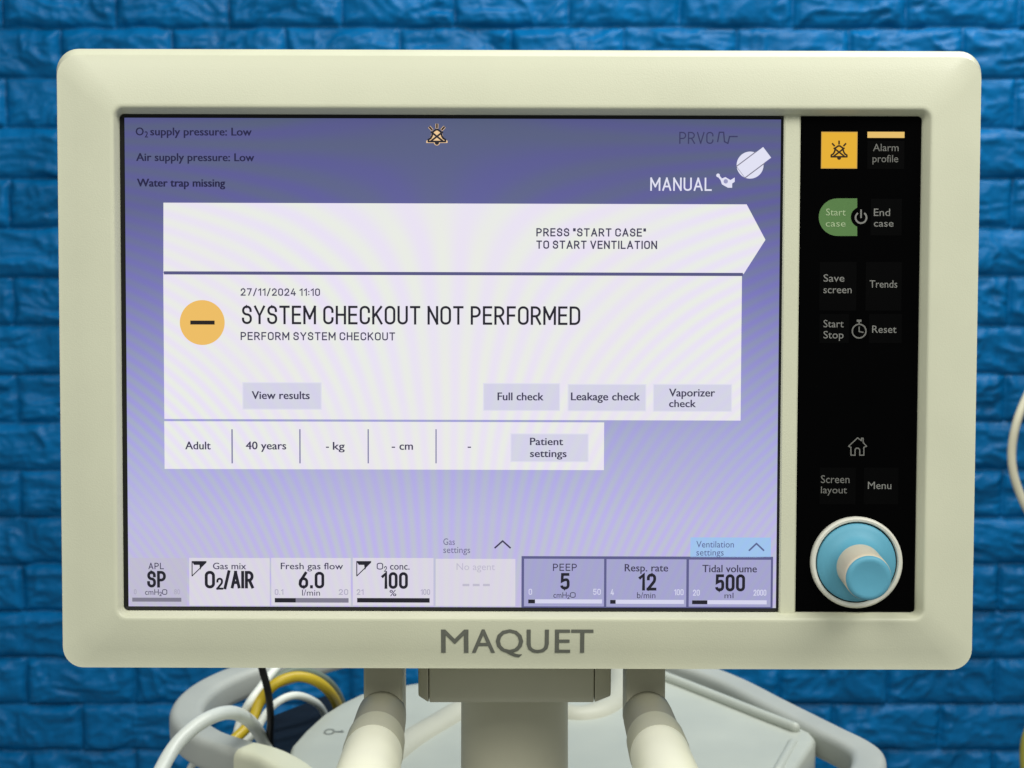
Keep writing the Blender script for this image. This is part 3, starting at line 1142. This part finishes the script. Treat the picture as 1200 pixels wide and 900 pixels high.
tile(152.5, 219, 654, 709.5, 8, [('APL', 174, 192, 659.5, 667, 2, 0.01), ('SP', 172.5, 194.5, 669, 688.5, 1, 0.025), ('cmH', 170, 186, 690.5, 697, 2, 0.0),
     ('2', 186.8, 189.6, 693.5, 698.5, 2, 0.0), ('O', 190, 196, 690.5, 697, 2, 0.0), ('0', 157, 160, 690.5, 696.5, 3, 0.0), ('80', 204, 211, 690.5, 696.5, 3, 0.0)],
     [(155, 212.5, 700.5, 705, 4)])
tile(222, 316, 654, 709.5, 0, [('Gas mix', 249.5, 288.5, 659.5, 667, 2, 0.01), ('O', 240, 252, 669, 689.5, 1, 0.025), ('2', 253.5, 261.5, 677, 691, 1, 0.02),
     ('/', 262, 270, 669, 689.5, 1, 0.02), ('AIR', 270.5, 297.5, 669, 689.5, 1, 0.025)], icon=224.5)
tile(318, 411, 654, 709.5, 0, [('Fresh gas flow', 329, 402, 659.5, 667, 2, 0.01), ('6.0', 350, 380, 670, 689.5, 1, 0.025), ('l/min', 354, 375, 691, 698, 2, 0.0),
     ('0.1', 322, 332, 690.5, 697, 3, 0.0), ('20', 397, 408, 690.5, 697, 3, 0.0)], [(322, 408.5, 701, 706, 4), (322, 346.5, 701, 706, 1)])
tile(413.5, 508, 654, 709.5, 0, [('O', 441.5, 449, 659.5, 667.5, 2, 0.01), ('2', 450, 453.5, 663.5, 670, 2, 0.0), ('conc.', 457, 480, 659.5, 667.5, 2, 0.01),
     ('100', 447, 478, 670.5, 690, 1, 0.025), ('%', 456.5, 464.5, 691.5, 698.5, 2, 0.01), ('21', 418, 426, 690.5, 697, 3, 0.0), ('100', 493, 504, 690.5, 697, 3, 0.0)],
     [(418.5, 503.5, 701, 706, 1)], icon=417.5)
tile(510.5, 604, 655, 710, 0, [('No agent', 535, 580, 660, 668, 5, 0.0), ('-', 542, 550, 672, 692, 5, 0.0), ('-', 554, 562, 672, 692, 5, 0.0), ('-', 566, 574, 672, 692, 5, 0.0)])


def grp(m_):
    rect(m_, 611, 906, 652.5, 712, z1, 0)


ui('settings_group_frame', grp, glow(92, 92, 138))
tile(614, 708, 655, 710.5, 7, [('PEEP', 648, 676, 660.5, 669, 2, 0.015), ('5', 656.5, 667.5, 671.5, 691, 1, 0.025), ('cmH', 648.5, 664, 694, 700.5, 2, 0.0),
     ('2', 664.8, 667.5, 697, 702, 2, 0.0), ('O', 668, 674.5, 694, 700.5, 2, 0.0), ('0', 619.5, 623.5, 690, 697, 6, 0.0), ('50', 695, 704, 690, 697, 6, 0.0)],
     [(619, 705.5, 702.5, 707, 6), (619, 627, 702.5, 707, 1)])
tile(710.5, 804.5, 655.5, 711, 7, [('Resp. rate', 732, 783, 661, 669.5, 2, 0.015), ('12', 748.5, 769, 672, 692, 1, 0.025), ('b/min', 746.5, 768, 694, 701, 2, 0.0),
     ('4', 715.5, 719.5, 690.5, 697.5, 6, 0.0), ('100', 790, 801, 690.5, 697.5, 6, 0.0)], [(715, 801.5, 703, 707.5, 6), (715, 721.5, 703, 707.5, 1)])
tile(807, 903.5, 656, 711, 7, [('Tidal volume', 823, 887, 662, 670.5, 2, 0.015), ('500', 838, 873, 673, 693, 1, 0.025), ('ml', 849, 859.5, 694.5, 701, 2, 0.0),
     ('20', 812, 820, 691, 698, 6, 0.0), ('2000', 883, 898, 691, 698, 6, 0.0)], [(811, 898.5, 703.5, 708, 6), (811, 829, 703.5, 708, 1)])

# ------------------------------------------------------------------ KEY STRIP
kX0, kX1 = dx1 + 0.0002, iX1 - 0.0003
kY0, kY1 = iY0 + 0.0003, iY1 - 0.0003
kz = 0.0004
mb = MB()
mb.loops([rr(kX0, kX1, kY0, kY1, 0.0006, -0.004, 3), rr(kX0, kX1, kY0, kY1, 0.0006, kz - 0.0003, 3), rr(kX0 + 0.0004, kX1 - 0.0004, kY0 + 0.0004, kY1 - 0.0004, 0.0006, kz, 3)],
         0, True, True, True)
keys = mb.build('key_panel', BLACKGLOSS, mon, 30)
k1, k2, k3 = kz + 0.00012, kz + 0.00024, kz + 0.00036
AMB_KEY = glow(228, 174, 44)
GREEN = plastic('green_key_print', (0.085, 0.185, 0.055), 0.5, 0.3, 0.0)
GREENTXT = plastic('pale_green_key_print', (0.34, 0.45, 0.25), 0.5, 0.3, 0.0)


def key(fn, mats, name='key'):
    m_ = MB()
    fn(m_)
    return m_.build(name, mats, keys, 0)


def pad(m_, x0, x1, y0, y1, mi=0):
    rect(m_, x0, x1, y0, y1, k1, mi)


def alarm_key(m_):
    rect(m_, 962, 1005, 154.5, 197.5, k1, 2)
    rect(m_, 963, 1004, 155.5, 196.5, k2, 0)
    bell(m_, 983.3, 177, 9.6, k3, 1)


key(alarm_key, [AMB_KEY, glow(46, 30, 8), glow(206, 160, 70)], 'alarm_key')
key(lambda m_: rect(m_, 1016.5, 1060, 154.5, 161.5, k1, 0), glow(228, 188, 104), 'indicator_light')


def k_alarm(m_):
    pad(m_, 1016, 1060, 165, 198)
    text(m_, 'Alarm', 1023, 1053, 168.5, 177, k2, 1, 0.0)
    text(m_, 'profile', 1022.5, 1052.5, 181.5, 190, k2, 1, 0.0)


key(k_alarm, [BLACKKEY, PRINTDIM])


def k_start(m_):
    pts = [(1004.5, 232.5)]
    for i in range(25):
        a = R(270 - 180 * i / 24)
        pts.append((981.5 + 22 * math.cos(a), 254.5 + 22.0 * math.sin(a)))
    pts.append((1004.5, 276.5))
    for i in range(13):
        a = R(112 + (248 - 112) * i / 12)
        pts.append((1009 + 12.0 * math.cos(a), 254.5 + 12.0 * math.sin(a)))
    ppoly(m_, pts, k1, 0)
    text(m_, 'Start', 968, 991, 244.5, 252.5, k2, 1, 0.0)
    text(m_, 'case', 967.5, 991, 258, 265.5, k2, 1, 0.0)


key(k_start, [GREEN, GREENTXT], 'start_key')


def k_power(m_):
    disc(m_, 1009, 255, 7.4, k1, 0, 32, 5.4, 125, 415)
    rect(m_, 1008.1, 1010, 245.5, 255.5, k2, 0)


key(k_power, PRINT, 'power_symbol')


def k_end(m_):
    pad(m_, 1020, 1057, 233, 276)
    text(m_, 'End', 1024, 1043, 244.5, 253, k2, 1, 0.0)
    text(m_, 'case', 1024, 1047, 257.5, 265.5, k2, 1, 0.0)


key(k_end, [BLACKKEY, PRINT])


def k_save(m_):
    pad(m_, 960, 1004, 307, 364)
    text(m_, 'Save', 965, 989.5, 321.5, 330, k2, 1, 0.0)
    text(m_, 'screen', 965, 998, 335, 343.5, k2, 1, 0.0)


key(k_save, [BLACKKEY, PRINT])


def k_trends(m_):
    pad(m_, 1014, 1057, 307, 364)
    text(m_, 'Trends', 1019, 1051.5, 328.5, 337, k2, 1, 0.0)


key(k_trends, [BLACKKEY, PRINT])


def k_stop(m_):
    pad(m_, 960, 995, 368, 402)
    text(m_, 'Start', 965, 988.5, 375, 383.5, k2, 1, 0.0)
    text(m_, 'Stop', 965, 988.5, 388, 396.5, k2, 1, 0.0)


key(k_stop, [BLACKKEY, PRINT])


def k_watch(m_):
    disc(m_, 1006.8, 388, 8.8, k1, 0, 36, 7.2)
    rect(m_, 1004, 1009.6, 374.6, 377.2, k1, 0)
    rect(m_, 1006, 1007.6, 377, 380, k2, 0)
    stroke(m_, [(1006.8, 383), (1006.8, 388.5), (1011.5, 389.5)], 1.3, k2, 0)


key(k_watch, PRINTDIM, 'stopwatch_symbol')


def k_reset(m_):
    pad(m_, 1018, 1057, 368, 402)
    text(m_, 'Reset', 1022, 1050.5, 381.5, 390, k2, 1, 0.0)


key(k_reset, [BLACKKEY, PRINT])


def k_home(m_):
    q = [(996.5, 524), (994.5, 523), (1005, 513), (1009.5, 516.5), (1009.5, 513.5), (1011.5, 513.5), (1011.5, 518.5), (1015.5, 523), (1013, 524)]
    stroke(m_, q, 1.3, k1, 0)
    stroke(m_, [(997.2, 524), (997.2, 533.4), (1002, 533.4), (1002, 527), (1003.5, 525.2), (1006, 525.2), (1007.5, 527), (1007.5, 533.4), (1012.3, 533.4), (1012.3, 524)], 1.3, k2, 0)


key(k_home, PRINTDIM, 'home_symbol')


def k_layout(m_):
    pad(m_, 960, 1003, 548, 591)
    text(m_, 'Screen', 962, 995.5, 557, 566, k2, 1, 0.0)
    text(m_, 'layout', 962, 992.5, 570, 578, k2, 1, 0.0)


key(k_layout, [BLACKKEY, PRINTDIM])


def k_menu(m_):
    pad(m_, 1012, 1053, 548, 591)
    text(m_, 'Menu', 1017, 1044.5, 564.5, 573, k2, 1, 0.0)


key(k_menu, [BLACKKEY, PRINT])

# ------------------------------------------------------------------ KNOB
kc = L(1002.8, 658.5, kz)
kend = L(1018.5, 678.3, 0.031)
axis = (kend - Vector((kc.x, kc.y, kz)))
zl = Vector((0, 0, 1))
ad = axis.normalized()
ea = (Vector((1, 0, 0)) - ad * ad.x).normalized()
eb = ad.cross(ea)


def lathe(prof, c, d, a, b, n=56):
    """prof: (radius, height) pairs along d from c"""
    return [[c + d * h + (a * math.cos(2 * math.pi * i / n) + b * math.sin(2 * math.pi * i / n)) * r for i in range(n)] for r, h in prof]


s_ = PXM
c0 = Vector((kc.x, kc.y, kz))
X3, Y3 = Vector((1, 0, 0)), Vector((0, 1, 0))
mb = MB()
mb.loops(lathe([(54 * s_, 0.0), (54 * s_, 0.0022), (53.2 * s_, 0.0030), (51.5 * s_, 0.0034), (49.0 * s_, 0.0031), (48 * s_, 0.0024), (48 * s_, 0.0002)], c0, zl, X3, Y3), 0)
knob = mb.build('rotary_knob', IVORY, mon, 40)
mb = MB()
mb.loops(lathe([(47.6 * s_, 0.0001), (46.6 * s_, 0.0009)], c0, zl, X3, Y3), 0)
mb.build('gap_ring', CABLEBLACK, knob, 40)
mb = MB()
prof = [(46.6 * s_, 0.0008), (46.4 * s_, 0.0018), (45.4 * s_, 0.0023), (40 * s_, 0.0030), (34 * s_, 0.0040), (29.5 * s_, 0.0054), (27 * s_, 0.0075), (26.4 * s_, 0.0092)]
ln = axis.length
rings = []
for r, h in prof:
    t = min(1, h / 0.0092)
    cc = c0 + zl * h * (1 - t) + ad * h * t
    dd = (zl * (1 - t) + ad * t).normalized()
    a = (X3 - dd * dd.x).normalized()
    b = dd.cross(a)
    rings.append([cc + (a * math.cos(2 * math.pi * i / 56) + b * math.sin(2 * math.pi * i / 56)) * r for i in range(56)])
mb.loops(rings, 0, True, False, True)
mb.build('skirt', BLUE, knob, 50)
mb = MB()
re = 27.3 * s_ * 0.955
mb.loops(lathe([(26.6 * s_, 0.0085), (26.5 * s_, 0.014), (26.6 * s_, ln - 0.005), (re + 0.0001, ln - 0.0020), (re - 0.0004, ln - 0.0016)],
               c0, ad, ea, eb), 0, True, False, True)
mb.build('sleeve', PEACH, knob, 50)
mb = MB()
mb.loops(lathe([(re - 0.0008, ln - 0.0018), (re - 0.0001, ln - 0.0016), (re - 0.0001, ln - 0.0011), (re - 0.0003, ln - 0.0005), (re - 0.0009, ln), (re - 0.0017, ln + 0.0003), (re - 0.0026, ln + 0.00025), (re * 0.55, ln - 0.0002), (re * 0.2, ln - 0.0004)], c0, ad, ea, eb), 0, True, False, True)
mb.build('cap', BLUE, knob, 50)

# ------------------------------------------------------------------ HANDLE ARMS (in world, brought to monitor coordinates)
def arm(cx_top, cx_mid, cx_end, sgn):
    wp = lambda x, y, d: MI @ at(x, y, d)
    # bracket
    m_ = MB()
    dA = 0.825
    hw = 22.5 / F_PX * dA
    t_, b_ = wp(cx_top, 770, dA), wp(cx_top, 862, dA)
    m_.loops([rr(t_.x - hw, t_.x + hw, b_.y, t_.y, 0.002, b_.z - 0.030, 4), rr(t_.x - hw, t_.x + hw, b_.y, t_.y, 0.002, b_.z - 0.001, 4),
              rr(t_.x - hw + 0.001, t_.x + hw - 0.001, b_.y + 0.001, t_.y - 0.001, 0.0015, b_.z, 4)], 0, True, True, True)
    br_ = m_.build('handle_bracket', GREIGE, mon, 40)
    A = wp(cx_top + sgn * 1, 836, 0.832)
    B = wp(cx_mid, 908, 0.655)
    d = (B - A).normalized()
    a = (Vector((1, 0, 0)) - d * d.x).normalized()
    b = d.cross(a)
    r = 0.0117
    ln_ = (B - A).length
    m_ = MB()
    m_.loops(lathe([(r * 0.9, -0.004), (r * 1.0, 0.004), (r * 1.02, 0.020), (r * 1.02, 0.088)], A, d, a, b, 40), 0, True, True, True)
    m_.build('socket', plastic('olive_socket_plastic', (0.22, 0.215, 0.155), 0.5, 0.35, 0.05, 1200, 0.03), br_, 40)
    m_ = MB()
    m_.loops(lathe([(r * 1.0, 0.087), (r * 1.07, 0.0875), (r * 1.08, 0.090), (r * 1.08, 0.126), (r * 1.05, 0.1275)], A, d, a, b, 40), 0, True, True, True)
    m_.build('collar', plastic('olive_grey_plastic', (0.36, 0.36, 0.255), 0.45, 0.4, 0.05, 1200, 0.03), br_, 40)
    m_ = MB()
    end = ln_ + 0.06
    m_.loops(lathe([(r * 1.0, 0.1265), (r * 1.045, 0.1277), (r * 1.05, 0.130), (r * 1.05, end), (r * 0.9, end + 0.006), (r * 0.55, end + 0.0105), (r * 0.1, end + 0.012)], A, d, a, b, 40),
             0, True, True, True)
    m_.build('grip', CREAM_PALE, br_, 50)


arm(449, 431, 0, -1)
arm(757, 781, 0, 1)

# ================================================================== HOSES AND CABLES
def hose(name, pts, r_px, mat, label, cat='hose', group=None, ridge=0):
    P = [at(x, y, d) for x, y, d in pts]
    mid = pts[len(pts) // 2]
    rad = r_px / F_PX * mid[2]
    m_ = MB()
    tube(m_, P, rad, 12, 20)
    o = m_.build(name, mat, None, 60)
    tag(o, label, cat, group)
    return o


hose('hose', [(150, 985, 1.04), (178, 925, 1.06), (200, 882, 1.09), (222, 857, 1.11), (246, 841, 1.13), (270, 835, 1.16), (290, 843, 1.21), (305, 862, 1.26), (316, 890, 1.28), (322, 940, 1.29)],
     8.2, HOSEWHITE, 'white hose arching over the grey side rail in front')
hose('hose', [(238, 940, 1.24), (243, 893, 1.25), (268, 872, 1.27), (293, 848, 1.29), (305, 822, 1.30), (322, 802, 1.30), (345, 793, 1.31), (368, 797, 1.32), (386, 811, 1.34), (397, 832, 1.37), (402, 870, 1.40)],
     6.3, HOSEYEL, 'yellow hose looped beside the pale machine plate')
hose('hose', [(222, 945, 1.27), (226, 896, 1.28), (272, 880, 1.27), (297, 860, 1.27), (312, 836, 1.275), (328, 821, 1.28), (346, 815, 1.29), (364, 820, 1.31), (378, 832, 1.34), (388, 860, 1.37)],
     4.6, HOSEWHITE, 'thin white hose curving inside the yellow loop')
hose('hose', [(262, 905, 1.325), (280, 862, 1.33), (290, 838, 1.33), (300, 818, 1.325), (318, 799, 1.325), (345, 786, 1.335), (372, 791, 1.35), (391, 806, 1.37), (402, 830, 1.40), (408, 870, 1.42)],
     5.0, HOSEGREY, 'grey hose running along the outside of the yellow loop')
hose('hose', [(268, 900, 1.29), (276, 868, 1.295), (283, 842, 1.30), (293, 823, 1.30), (304, 808, 1.31), (322, 785, 1.33), (345, 765, 1.36)],
     5.2, HOSEWHITE, 'short white hose standing left of the black cable')
hose('cable', [(303, 760, 1.20), (307, 783, 1.20), (312, 801, 1.205), (315.5, 820, 1.21), (317, 842, 1.235), (316, 866, 1.27), (318, 905, 1.30)],
     4.4, CABLEBLACK, 'black cable hanging down in front of the yellow hose', 'cable')
hose('hose', [(1262, 300, 1.99), (1243, 400, 1.96), (1213, 446, 1.95), (1193, 490, 1.94), (1185.5, 532, 1.94), (1192, 570, 1.94), (1213, 610, 1.94), (1247, 628, 1.95), (1275, 590, 1.96), (1285, 480, 1.98), (1280, 300, 2.0)],
     5.0, HOSECREAM, 'cream hose loop hanging against the blue wall at right edge')
hose('hose', [(1290, 790, 1.95), (1245, 818, 1.93), (1212, 850, 1.92), (1203, 885, 1.92), (1212, 930, 1.92), (1245, 985, 1.93)],
     8.0, HOSEOLIVE, 'olive yellow hose curving at the lower right corner')
